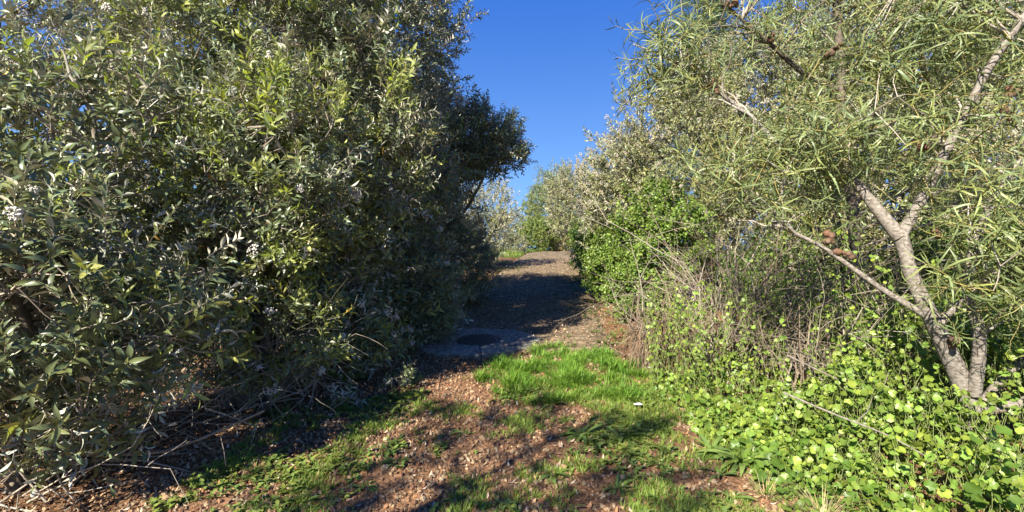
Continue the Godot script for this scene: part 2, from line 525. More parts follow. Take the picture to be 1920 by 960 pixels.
# ---------------------------------------------------------------- ground, path, stones
func ground() -> void:
	var xs := []; var ds := []
	var x := -260.0
	while x < 260.0:
		xs.append(x)
		var ax := absf(x)
		x += 0.09 if ax < 4.5 else (0.3 if ax < 10.0 else (2.0 if ax < 40.0 else 22.0))
	xs.append(260.0)
	var d := -120.0
	while d < 420.0:
		ds.append(d)
		d += 20.0 if d < -20.0 else (1.0 if d < 0.5 else (0.09 if d < 9.0 else (0.3 if d < 34.0 else (3.0 if d < 90.0 else 30.0))))
	var b := MB.new()
	var red := Color(0.36, 0.215, 0.12)
	var dark := Color(0.27, 0.16, 0.09)
	for dd in ds:
		for xx in xs:
			var y := gh(xx, -dd)
			var e: float = absf(xx - path_mid(dd))
			if dd > 5.7 and dd < 34.0 and e < 1.5: y -= 0.07
			var n := N1.get_noise_2d(xx * 2.3 + 31.0, dd * 2.3)
			var col := red.lerp(dark, clampf(0.35 + n * 2.2, 0.0, 1.0))
			b.vert(Vector3(xx, y, -dd), col)
	var w := xs.size()
	for j in ds.size() - 1:
		for k in w - 1:
			var a := j * w + k
			b.quad(a, a + w, a + w + 1, a + 1)
	var g := part(self, "ground", b.mesh(MAT["soil"]))
	tag(g, "red brown earth sloping up between the bushes", "ground", "", "structure")
	# ribbed concrete track
	b = MB.new()
	var rows := 0
	var cols := 19
	var pd := 5.75
	var step := 0
	while pd < 34.0:
		var up: float = [0.0, 0.0, 0.036, 0.036][step % 4]
		for k in cols:
			var t := float(k) / (cols - 1) * 2.0 - 1.0
			var edge := N1.get_noise_2d(pd * 3.0, t * 40.0) * 0.12
			var xx := path_mid(pd) + t * (1.32 + edge)
			if pd < 6.1: xx += 0.0
			var front := pd - (0.12 * N1.get_noise_2d(xx * 5.0, 9.0) if pd < 5.9 else 0.0)
			var cc := Color(0.31, 0.235, 0.145) * jit(0.25, 0.06)
			var lip := -0.1 if (k == 0 or k == cols - 1 or rows == 0) else 0.0
			b.vert(Vector3(xx, gh(xx, -pd) + 0.012 + up * (0.7 + 0.6 * N1.get_noise_2d(xx * 6.0, pd * 6.0)) + lip, -front), cc)
		rows += 1
		pd += [0.06, 0.02, 0.06, 0.02][step % 4] * (1.0 if pd < 14.0 else 2.0)
		step += 1
	for j in rows - 1:
		for k in cols - 1:
			var a := j * cols + k
			b.quad(a, a + cols, a + cols + 1, a + 1)
	var pth := part(self, "path", b.mesh(MAT["concrete"]))
	tag(pth, "ribbed concrete track climbing uphill between the bushes", "path", "", "structure")
	# gravel: small crushed stone all over the open floor, and bigger stones as things
	var gx := []; var gc := []
	var pal := [Color(0.40, 0.235, 0.13), Color(0.48, 0.35, 0.21), Color(0.31, 0.165, 0.095), Color(0.47, 0.35, 0.21), Color(0.22, 0.145, 0.095)]
	for k in 62000:
		var dd := 2.1 + 4.6 * pow(R.randf(), 1.3)
		var xx := rf(-3.6, 2.6)
		if xx > 0.3 and N1.get_noise_2d(xx * 2.0, dd * 2.0) > -0.1 and R.randf() < 0.75: continue
		if N1.get_noise_2d(xx * 4.0 + 7.0, dd * 4.0) > 0.12 and R.randf() < 0.7: continue
		if xx < -2.2 and R.randf() < 0.6: continue
		if dd > 5.9 and xx > -1.0: continue
		var r := 0.004 + 0.016 * pow(R.randf(), 2.4)
		gx.append(Transform3D(frame(rdir(), 0).scaled(Vector3.ONE * r / 0.01), Vector3(xx, gh(xx, -dd) + r * 0.28, -dd)))
		gc.append(pal[R.randi() % 5] * jit(0.3, 0.08))
	var grav := many(self, "gravel", rock(0.01, 0.3, 0.75).mesh(MAT["stone"], true), gx, gc)
	tag(grav, "loose reddish crushed stone strewn over the open earth", "gravel", "", "stuff")
	var rocks := []
	for k in 5: rocks.append(rock(0.03, 0.22, 0.62, 1).mesh(MAT["stone0"], true))
	for k in 230:
		var dd := rf(2.45, 5.4)
		var xx := rf(-2.1, 0.9) if k % 5 else rf(0.6, 1.9)
		var o := part(self, numbered("stone"), rocks[k % 5], Transform3D(Basis.from_euler(Vector3(rf(-0.4, 0.4), rf(0, TAU), rf(-0.4, 0.4))).scaled(Vector3.ONE * lerpf(0.35, 1.1, pow(R.randf(), 2.0))), Vector3(xx, gh(xx, -dd) + 0.008, -dd)), MAT["stone%d" % (k * 7 % 4)])
		tag(o, ["brick red angular stone lying loose on the gravel", "tan angular stone lying loose on the gravel", "dark rust coloured stone lying loose on the gravel", "pale buff stone lying loose on the gravel"][k * 7 % 4], "stone", ["brick red stones", "tan stones", "dark rust stones", "pale buff stones"][k * 7 % 4])
	# leaf litter
	var lit := blade(0.042, 0.014, LANCE, 0.3, 0.8, Color(1, 1, 1), Color(0.9, 0.9, 0.9))
	gx = []; gc = []
	var lp := [Color(0.28, 0.155, 0.08), Color(0.38, 0.25, 0.14), Color(0.17, 0.10, 0.06), Color(0.46, 0.36, 0.25)]
	for k in 52000:
		var dd := 1.8 + 18.0 * pow(R.randf(), 1.7)
		var xx := rf(-5.0, 2.2)
		if xx > -1.3 and dd < 5.6 and R.randf() < 0.5: continue
		var yy := gh(xx, -dd) + (0.05 if dd > 5.9 and absf(xx - path_mid(dd)) < 1.3 else 0.012)
		if dd > 5.9 and absf(xx - path_mid(dd)) < 1.3 and R.randf() < 0.3: continue
		gx.append(Transform3D(Basis(rdir(), rf(-0.5, 0.5)) * Basis(Vector3.UP, rf(0, TAU)) * Basis(Vector3.RIGHT, PI / 2).scaled(Vector3.ONE * rf(0.5, 1.3)), Vector3(xx, yy, -dd)))
		gc.append(lp[R.randi() % 4] * jit(0.3, 0.06))
	tag(many(self, "leaf_litter", lit.mesh(MAT["dry"]), gx, gc), "dry brown fallen leaves scattered under the bushes and on the track", "leaf litter", "", "stuff")

func manhole() -> void:
	var mx := -0.44; var md := 6.2
	var n := Vector3(0, 1, 0.075).normalized()
	var y0 := gh(mx, -md) + 0.075
	var at := Vector3(mx, y0, -md)
	var tilt := Basis(Vector3.RIGHT, 0.075)
	var o := thing("manhole_surround", at, "pale concrete collar cast round the manhole beside the ribbed track", "manhole surround")
	o.basis = tilt.scaled(Vector3(0.86, 1, 0.86))
	# eight cast segments, four corners like a square turned on its point
	var ring := [Vector2(0.98, -0.1), Vector2(0.74, 0.42), Vector2(0.1, 0.78), Vector2(-0.55, 0.72), Vector2(-0.98, 0.2), Vector2(-0.74, -0.45), Vector2(-0.1, -0.75), Vector2(0.6, -0.6)]
	for k in 8:
		var b := MB.new()
		var p: Vector2 = ring[k]; var q: Vector2 = ring[(k + 1) % 8]
		var steps := 5
		var a0 := p.angle(); var a1 := q.angle()
		if a1 < a0: a1 += TAU
		for j in steps:
			var t := lerpf(0.012, 0.988, float(j) / (steps - 1))
			var oo := p.lerp(q, t)
			var a := lerpf(a0, a1, t)
			var ii := Vector2(cos(a), sin(a)) * 0.345
			for c in [[ii, -0.1], [ii, 0.0], [ii.lerp(oo, 0.03), 0.008], [ii.lerp(oo, 0.97), 0.004], [oo, -0.005], [oo, -0.1]]:
				b.vert(Vector3(c[0].x, c[1], c[0].y), Color(0.42, 0.385, 0.32) * jit(0.14, 0.04))
		for j in steps - 1:
			for c in 5:
				var v0 := j * 6 + c
				b.quad(v0, v0 + 1, v0 + 7, v0 + 6)
		part(o, "segment", b.mesh(MAT["concrete"], true))
	var cv := thing("manhole_cover", at, "round dark iron manhole cover with raised studs set in a concrete collar", "manhole cover")
	cv.basis = tilt.scaled(Vector3(0.86, 1, 0.86))
	var disc := CylinderMesh.new()
	disc.top_radius = 0.31; disc.bottom_radius = 0.31; disc.height = 0.05; disc.radial_segments = 48
	var ironm: StandardMaterial3D = MAT["iron"].duplicate()
	ironm.albedo_color = Color(0.2, 0.18, 0.16).linear_to_srgb()
	part(cv, "plate", disc, Transform3D(Basis(), Vector3(0, -0.028, 0)), ironm)
	var rim := TorusMesh.new()
	rim.inner_radius = 0.315; rim.outer_radius = 0.343; rim.rings = 40; rim.ring_segments = 8
	part(cv, "rim", rim, Transform3D(Basis(), Vector3(0, -0.012, 0)), ironm)
	var stud := BoxMesh.new()
	stud.size = Vector3(0.032, 0.012, 0.032)
	for a in range(-5, 6):
		for c in range(-5, 6):
			var p := Vector2(a, c) * 0.052
			if p.length() < 0.275: part(cv, "stud", stud, Transform3D(Basis(Vector3.UP, 0.4), Vector3(p.x, 0.002, p.y).rotated(Vector3.UP, 0.4)), ironm)

# ---------------------------------------------------------------- bushes
func left_bushes() -> void:
	shrub({"name": "camphor_bush", "label": "camphor bush with large grey green leaves over a tangle of bare pale stems", "category": "bush", "group": "camphor bushes lining the track",
		"base": Vector3(-3.0, 0, -3.0), "stems": 2, "kind": "camphor", "twigs": 3000, "young": 0.2, "thin": [-0.05, 0.9], "leaves": 290, "faded": 14, "branches": 120, "size": 1.1, "linked": 0.8, "core": 0.3, "heads": 10, "bare": 130,
		"lobes": [[Vector3(-2.75, 1.22, -2.75), Vector3(1.05, 0.82, 0.8), 1.0], [Vector3(-3.2, 2.3, -3.3), Vector3(1.2, 0.9, 0.9), 0.55]]})
	shrub({"name": "camphor_bush", "label": "tall camphor bush with yellow green shoots and woolly white seed heads", "category": "bush", "group": "camphor bushes lining the track",
		"base": Vector3(-2.25, 0, -4.2), "stems": 2, "kind": "camphor", "twigs": 12500, "young": 0.42, "thin": [-0.03, 0.9], "leaves": 290, "faded": 24, "branches": 150, "linked": 0.3, "heads": 42, "head_size": 1.0, "bare": 110,
		"lobes": [[Vector3(-2.5, 2.2, -4.6), Vector3(1.35, 1.3, 1.1), 1.0], [Vector3(-2.6, 4.0, -4.9), Vector3(1.5, 1.5, 1.2), 1.0], [Vector3(-2.0, 1.25, -4.5), Vector3(0.8, 0.75, 0.7), 0.8], [Vector3(-1.8, 2.3, -3.7), Vector3(0.62, 0.95, 0.5), 1.0], [Vector3(-1.5, 2.7, -4.75), Vector3(0.72, 1.4, 0.7), 0.9], [Vector3(-2.0, 0.95, -3.9), Vector3(0.75, 0.45, 0.5), 0.6], [Vector3(-1.55, 0.8, -4.9), Vector3(0.55, 0.4, 0.5), 0.7]]})
	shrub({"name": "camphor_bush", "label": "broad dark camphor bush leaning over the manhole and reaching to the ground", "category": "bush", "group": "camphor bushes lining the track",
		"base": Vector3(-1.9, 0, -6.3), "stems": 2, "kind": "camphor", "twigs": 8200, "young": 0.06, "leaves": 290, "branches": 140, "linked": 0.25, "heads": 16, "head_size": 0.9,
		"lobes": [[Vector3(-1.85, 2.5, -6.3), Vector3(1.25, 1.7, 1.2), 1.0], [Vector3(-1.95, 4.9, -6.7), Vector3(1.4, 1.6, 1.3), 0.9], [Vector3(-1.6, 1.2, -6.1), Vector3(1.0, 0.85, 0.9), 1.0], [Vector3(-1.2, 0.85, -6.2), Vector3(0.6, 0.4, 0.6), 0.8]]})
	shrub({"name": "camphor_bush", "label": "camphor bush holding one leafy bough out over the track against the sky", "category": "bush", "group": "camphor bushes lining the track",
		"base": Vector3(-1.9, 0, -9.0), "stems": 2, "kind": "camphor", "twigs": 8200, "young": 0.04, "branches": 90, "linked": 0.15,
		"lobes": [[Vector3(-2.1, 3.0, -9.0), Vector3(1.5, 2.4, 1.4), 1.0], [Vector3(-0.62, 3.55, -8.2), Vector3(0.95, 0.66, 0.85), 1.7], [Vector3(-1.2, 3.4, -7.9), Vector3(0.8, 1.2, 0.8), 1.1], [Vector3(-1.15, 1.5, -9.0), Vector3(0.95, 0.9, 1.3), 1.0]]})
	shrub({"name": "camphor_bush", "label": "camphor bush beyond the overhanging bough with a paler sunlit top", "category": "bush", "group": "camphor bushes lining the track",
		"base": Vector3(-1.5, 0, -15.5), "stems": 1, "kind": "camphor_pale", "twigs": 3000, "branches": 40, "linked": 0.1, "size": 1.15, "bloom": 200,
		"lobes": [[Vector3(-0.7, 3.0, -16.0), Vector3(1.1, 1.2, 1.2), 1.0], [Vector3(-1.5, 2.0, -15.0), Vector3(1.25, 1.0, 1.3), 1.0], [Vector3(-2.5, 3.2, -14.5), Vector3(1.4, 1.8, 1.4), 1.0]]})
	shrub({"name": "camphor_tree", "label": "high crowned camphor tree rising behind the bush with yellow green shoots", "category": "tree",
		"base": Vector3(-4.6, 0, -6.8), "stems": 2, "kind": "camphor", "twigs": 3600, "young": 0.1, "branches": 70, "linked": 0.3, "bloom": 300,
		"lobes": [[Vector3(-4.5, 4.6, -6.8), Vector3(1.9, 1.5, 1.4), 0.9], [Vector3(-4.0, 2.4, -6.6), Vector3(1.3, 1.3, 1.0), 0.7]]})
	shrub({"name": "camphor_tree", "label": "thin crowned camphor tree with blue sky showing between its branches", "category": "tree",
		"base": Vector3(-6.4, 0, -6.2), "stems": 2, "kind": "camphor", "twigs": 2600, "young": 0.08, "branches": 90, "linked": 0.5, "bloom": 150,
		"lobes": [[Vector3(-6.3, 4.6, -6.0), Vector3(1.8, 1.3, 1.4), 0.9], [Vector3(-6.2, 1.7, -6.2), Vector3(1.6, 1.2, 1.2), 1.0]]})
	shrub({"name": "pine_tree", "label": "dark green pine top showing above the camphor bushes", "category": "tree",
		"base": Vector3(-5.6, 0, -11.5), "stems": 1, "kind": "pine", "twigs": 900, "branches": 40, "linked": 0.2, "stem_r": 0.12, "wood": Color(0.14, 0.1, 0.07), "core": 0.2,
		"lobes": [[Vector3(-5.5, 6.6, -11.5), Vector3(1.0, 1.6, 1.0), 1.0], [Vector3(-5.6, 4.6, -11.5), Vector3(1.5, 1.4, 1.4), 1.0]]})

	shrub({"name": "camphor_tree", "label": "sparse camphor tree overhanging the gravel at the start of the track", "category": "tree",
		"base": Vector3(-3.9, 0, 1.4), "stems": 2, "kind": "camphor", "twigs": 700, "branches": 50, "linked": 0.3, "thin": [0.0, 0.95],
		"lobes": [[Vector3(-2.9, 3.9, 1.2), Vector3(1.5, 0.8, 1.2), 1.0]]})
	for q in [[Vector3(-1.42, 0, -4.0), "small leafy camphor seedling on the gravel at the foot of the tall bush"], [Vector3(-1.05, 0, -4.55), "low camphor seedling on bare gravel between the tall bush and the grass"]]:
		var c: Vector3 = q[0]
		c.y = gh(c.x, c.z) + 0.14
		shrub({"name": "camphor_seedling", "label": q[1], "category": "seedling", "group": "camphor seedlings", "base": q[0], "stems": 2, "stem_r": 0.006, "kind": "camphor", "twigs": 9, "branches": 4, "leaves": 60, "size": 0.75, "thin": [-2.0, 0.0], "lobes": [[c, Vector3(0.15, 0.12, 0.15), 1.0]]})

func right_bushes() -> void:
	var bl := {"category": "bush", "group": "pale blossoming bushes beyond the thicket", "kind": "camphor_pale", "branches": 60, "linked": 0.12}
	var a := bl.duplicate()
	a.merge({"name": "blossoming_bush", "label": "tall pale bush topped with cream blossom beside the dark pine", "base": Vector3(3.9, 0, -8.7), "stems": 2, "twigs": 10500, "bloom": 1900,
		"lobes": [[Vector3(3.3, 3.2, -8.5), Vector3(1.8, 1.7, 1.4), 1.1], [Vector3(4.6, 4.5, -8.7), Vector3(1.7, 1.3, 1.3), 1.0], [Vector3(2.2, 2.75, -9.4), Vector3(1.0, 1.4, 1.1), 1.2], [Vector3(4.4, 1.9, -8.2), Vector3(1.7, 1.3, 1.1), 0.9]]})
	shrub(a)
	a = bl.duplicate()
	a.merge({"name": "blossoming_bush", "label": "broad pale olive bush filling the space behind the wattle trunks", "base": Vector3(5.8, 0, -7.0), "stems": 2, "twigs": 14000, "bloom": 1400, "young": 0.08,
		"lobes": [[Vector3(5.3, 2.6, -6.8), Vector3(2.0, 1.7, 1.3), 1.0], [Vector3(6.0, 4.6, -7.4), Vector3(2.2, 1.5, 1.4), 1.0], [Vector3(7.6, 2.6, -6.8), Vector3(1.8, 2.0, 1.3), 0.7], [Vector3(4.8, 1.9, -6.2), Vector3(1.5, 1.1, 0.8), 1.0], [Vector3(6.3, 1.6, -5.8), Vector3(1.5, 1.2, 0.8), 0.8]]})
	shrub(a)
	a = bl.duplicate()
	a.merge({"name": "blossoming_bush", "label": "rounded olive bush with blossom tips at the bend of the track", "base": Vector3(2.6, 0, -14.2), "stems": 1, "twigs": 4200, "bloom": 350,
		"lobes": [[Vector3(1.8, 3.25, -14.6), Vector3(0.85, 1.3, 1.0), 1.2], [Vector3(3.5, 3.0, -13.5), Vector3(1.3, 1.5, 1.2), 1.0], [Vector3(2.75, 1.9, -14.5), Vector3(0.7, 0.8, 1.0), 0.8]]})
	shrub(a)
	shrub({"name": "leafy_shrub", "label": "fresh green broad leaved shrub spilling onto the edge of the track", "category": "bush", "kind": "broadleaf", "base": Vector3(2.6, 0, -8.4), "tint": Color(1.25, 1.12, 1.1), "thin": [0.0, 0.85], "stems": 2, "twigs": 5200, "branches": 60, "linked": 0.2, "leaves": 280, "size": 0.95,
		"lobes": [[Vector3(2.4, 1.9, -7.7), Vector3(0.8, 0.95, 0.7), 1.0], [Vector3(1.95, 1.5, -9.4), Vector3(0.6, 0.85, 0.9), 1.0], [Vector3(2.0, 1.0, -7.6), Vector3(0.6, 0.5, 0.6), 0.8]]})
	shrub({"name": "leafy_shrub", "label": "fresh green shrub further up the track under the rounded olive bush", "category": "bush", "kind": "broadleaf", "base": Vector3(3.0, 0, -12.2), "tint": Color(1.2, 1.08, 1.15), "thin": [-0.02, 0.85], "stems": 1, "twigs": 2200, "branches": 30, "linked": 0.1,
		"lobes": [[Vector3(2.25, 1.9, -12.2), Vector3(0.85, 1.0, 1.2), 1.0]]})
	shrub({"name": "leafy_shrub", "label": "yellow green shrub draped with creeper behind the bare brown twigs", "category": "bush", "kind": "broadleaf", "base": Vector3(3.6, 0, -6.2), "stems": 2, "twigs": 2800, "branches": 50, "linked": 0.3, "tint": Color(0.9, 0.85, 0.9), "size": 0.85,
		"lobes": [[Vector3(3.6, 1.25, -6.3), Vector3(1.0, 0.8, 0.5), 0.8], [Vector3(5.2, 1.2, -5.2), Vector3(1.4, 0.9, 0.7), 1.0]]})
	# beyond the crest
	var far := [
		["olive bush standing past the crest of the track", Vector3(2.5, 4.3, -29.5), Vector3(1.8, 2.9, 1.6), "camphor_pale", Color(0.72, 0.85, 0.6), 3800],
		["yellowish low bush at the crest beside the olive bush", Vector3(1.5, 2.8, -27.0), Vector3(1.3, 1.1, 1.0), "broadleaf", Color(1.3, 1.0, 1.2), 900],
		["brownish half dead shrub at the crest above the track edge", Vector3(2.9, 2.3, -27.5), Vector3(0.7, 0.8, 0.7), "camphor_pale", Color(0.95, 0.8, 0.65), 420],
		["wispy young tree with sky behind it at the crest", Vector3(0.9, 4.2, -29.5), Vector3(0.7, 0.9, 0.7), "camphor_young", Color(0.8, 0.85, 0.9), 150],
		["grey green shrub at the foot of the crest beside the grass", Vector3(0.0, 2.0, -24.0), Vector3(0.8, 0.8, 0.8), "camphor_pale", Color(0.85, 0.85, 0.85), 500],
		["wide olive bush behind the wispy young tree", Vector3(-1.2, 3.0, -29.0), Vector3(2.6, 1.7, 1.5), "camphor_pale", Color(0.9, 0.95, 0.9), 1500]]
	for f in far:
		shrub({"name": "crest_bush", "label": f[0], "category": "bush", "group": "bushes along the crest", "base": Vector3(f[1].x, 0, f[1].z), "stems": 2, "kind": f[3], "twigs": f[5], "branches": 24, "linked": 0.1, "tint": f[4], "size": 1.5, "lobes": [[f[1], f[2], 1.0]]})
	shrub({"name": "pine_tree", "label": "dark green pine standing behind the blossoming bush against the sky", "category": "tree",
		"base": Vector3(5.5, 0, -13.5), "stems": 1, "kind": "pine", "twigs": 1500, "branches": 60, "linked": 0.2, "stem_r": 0.16, "wood": Color(0.14, 0.1, 0.07), "core": 0.2, "size": 1.3,
		"lobes": [[Vector3(5.4, 8.3, -13.5), Vector3(0.9, 1.6, 0.9), 1.0], [Vector3(5.4, 6.3, -13.5), Vector3(1.4, 1.5, 1.3), 1.0], [Vector3(5.5, 4.6, -13.5), Vector3(1.7, 1.2, 1.5), 0.8]]})

func wattles() -> void:
	var t := shrub({"name": "wattle_tree", "label": "wattle tree with pale leaning forked trunk standing in the green creeper", "category": "tree", "kind": "wattle", "base": Vector3(3.1, 0, -3.1), "stems": 0, "bark": "wattle_bark", "wood": Color(0.36, 0.32, 0.26),
		"twigs": 620, "leaves": 295, "branches": 46, "linked": 0.9, "core": 0.15, "up": 0.1, "thin": [-0.3, 0.5],
		"limbs": [
			["trunk", [Vector3(3.13, 0.1, -3.1), Vector3(3.0, 0.5, -3.1), Vector3(2.86, 0.88, -3.1), Vector3(2.69, 1.2, -3.08), Vector3(2.58, 1.47, -3.1), Vector3(2.52, 1.76, -3.12)], [0.0686, 0.0608, 0.0562, 0.0468, 0.0429, 0.039]],
			["limb", [Vector3(2.52, 1.72, -3.12), Vector3(2.66, 2.0, -3.1), Vector3(2.82, 2.4, -3.05), Vector3(2.98, 2.78, -3.0), Vector3(3.25, 3.2, -3.0), Vector3(3.5, 3.9, -3.0)], [0.036, 0.029, 0.025, 0.022, 0.018, 0.01]],
			["limb", [Vector3(2.52, 1.72, -3.12), Vector3(2.4, 1.95, -3.2), Vector3(2.3, 2.15, -3.3), Vector3(2.0, 2.3, -3.4), Vector3(1.75, 2.6, -3.5), Vector3(1.4, 2.95, -3.6)], [0.045, 0.035, 0.026, 0.02, 0.016, 0.01]],
			["limb", [Vector3(2.93, 0.72, -3.05), Vector3(2.9, 1.1, -2.98), Vector3(2.83, 1.4, -2.98), Vector3(2.9, 1.7, -3.0), Vector3(3.1, 2.1, -3.0), Vector3(3.5, 2.5, -3.0)], [0.039, 0.0328, 0.0281, 0.025, 0.0203, 0.0117]],
			["limb", [Vector3(3.0, 0.62, -3.05), Vector3(3.2, 0.72, -2.95), Vector3(3.5, 0.93, -2.85), Vector3(3.9, 1.05, -2.8)], [0.0351, 0.0312, 0.0281, 0.0234]],
			["limb", [Vector3(3.05, 0.66, -3.1), Vector3(3.2, 0.85, -3.1), Vector3(3.45, 1.0, -3.1), Vector3(3.9, 1.2, -3.1)], [0.03, 0.026, 0.024, 0.02]],
			["limb", [Vector3(2.7, 1.15, -3.05), Vector3(2.9, 1.45, -2.95), Vector3(3.15, 1.62, -2.9), Vector3(3.6, 1.7, -2.85)], [0.022, 0.018, 0.015, 0.01]],
			["limb", [Vector3(2.68, 1.2, -3.08), Vector3(2.4, 1.4, -3.15), Vector3(2.1, 1.66, -3.25), Vector3(1.8, 1.85, -3.35), Vector3(1.6, 2.1, -3.4)], [0.024, 0.018, 0.014, 0.011, 0.006]]],
		"lobes": [[Vector3(2.95, 1.6, -2.75), Vector3(0.65, 0.55, 0.45), 1.1], [Vector3(1.95, 2.2, -3.4), Vector3(0.75, 0.5, 0.5), 1.0], [Vector3(1.22, 3.0, -3.6), Vector3(0.5, 0.4, 0.4), 0.8], [Vector3(2.9, 3.1, -3.2), Vector3(1.0, 0.55, 0.5), 1.0], [Vector3(2.6, 2.4, -3.1), Vector3(0.8, 0.5, 0.5), 0.6]]})
	for g in [[1.5, 2.85, -3.55], [1.42, 2.95, -3.6], [1.62, 2.4, -3.45], [1.95, 2.3, -3.4], [2.15, 1.72, -3.25], [2.2, 1.62, -3.2], [3.1, 2.5, -3.0], [3.12, 2.62, -3.0], [2.7, 1.75, -3.05], [2.2, 3.0, -3.3], [2.55, 2.3, -3.0], [2.75, 1.06, -2.99], [2.9, 1.7, -2.9], [3.05, 1.66, -2.85]]:
		part(t, "gall", TW["gall"][R.randi() % 3], Transform3D(frame(rdir(), rf(0, 6)).scaled(Vector3.ONE * rf(0.7, 1.35)), Vector3(g[0], g[1], g[2]) - t.position))
	t = shrub({"name": "wattle_tree", "label": "taller wattle tree with upright dark trunk rising behind the bare twigs", "category": "tree", "kind": "wattle", "base": Vector3(3.2, 0, -4.65), "stems": 0, "bark": "wattle_bark", "wood": Color(0.3, 0.26, 0.2), "bole": Color(0.25, 0.215, 0.17),
		"twigs": 420, "leaves": 0, "branches": 50, "linked": 0.8, "core": 0.15, "up": 0.1, "thin": [-0.3, 0.5],
		"limbs": [
			["trunk", [Vector3(3.3, 0.2, -4.65), Vector3(3.32, 1.3, -4.65), Vector3(3.3, 2.0, -4.65), Vector3(3.2, 2.8, -4.65), Vector3(3.17, 3.6, -4.65), Vector3(3.1, 4.8, -4.65), Vector3(3.1, 5.6, -4.65)], [0.055, 0.052, 0.048, 0.045, 0.042, 0.036, 0.025]],
			["limb", [Vector3(3.18, 3.2, -4.65), Vector3(2.8, 3.35, -4.6), Vector3(2.4, 3.6, -4.5), Vector3(1.9, 3.95, -4.4)], [0.03, 0.024, 0.02, 0.012]],
			["limb", [Vector3(3.17, 3.5, -4.65), Vector3(3.6, 3.7, -4.6), Vector3(4.0, 4.1, -4.5), Vector3(4.4, 4.3, -4.5)], [0.03, 0.026, 0.02, 0.012]],
			["limb", [Vector3(3.3, 2.1, -4.65), Vector3(3.7, 2.5, -4.6), Vector3(4.2, 2.9, -4.5), Vector3(4.7, 3.4, -4.5)], [0.035, 0.03, 0.024, 0.012]]],
		"lobes": [[Vector3(2.1, 3.8, -4.4), Vector3(0.8, 0.5, 0.5), 1.0], [Vector3(3.2, 4.3, -4.5), Vector3(1.2, 0.7, 0.6), 1.0], [Vector3(4.4, 3.6, -4.5), Vector3(1.0, 0.8, 0.6), 0.9], [Vector3(4.4, 2.2, -4.0), Vector3(0.9, 0.7, 0.5), 0.9]]})
	for g in [[2.4, 3.62, -4.48], [2.0, 3.9, -4.4], [3.2, 3.95, -4.6], [3.5, 3.68, -4.58], [4.1, 4.1, -4.5]]:
		part(t, "gall", TW["gall"][R.randi() % 3], Transform3D(frame(rdir(), rf(0, 6)).scaled(Vector3.ONE * rf(1.0, 1.7)), Vector3(g[0], g[1], g[2]) - t.position))

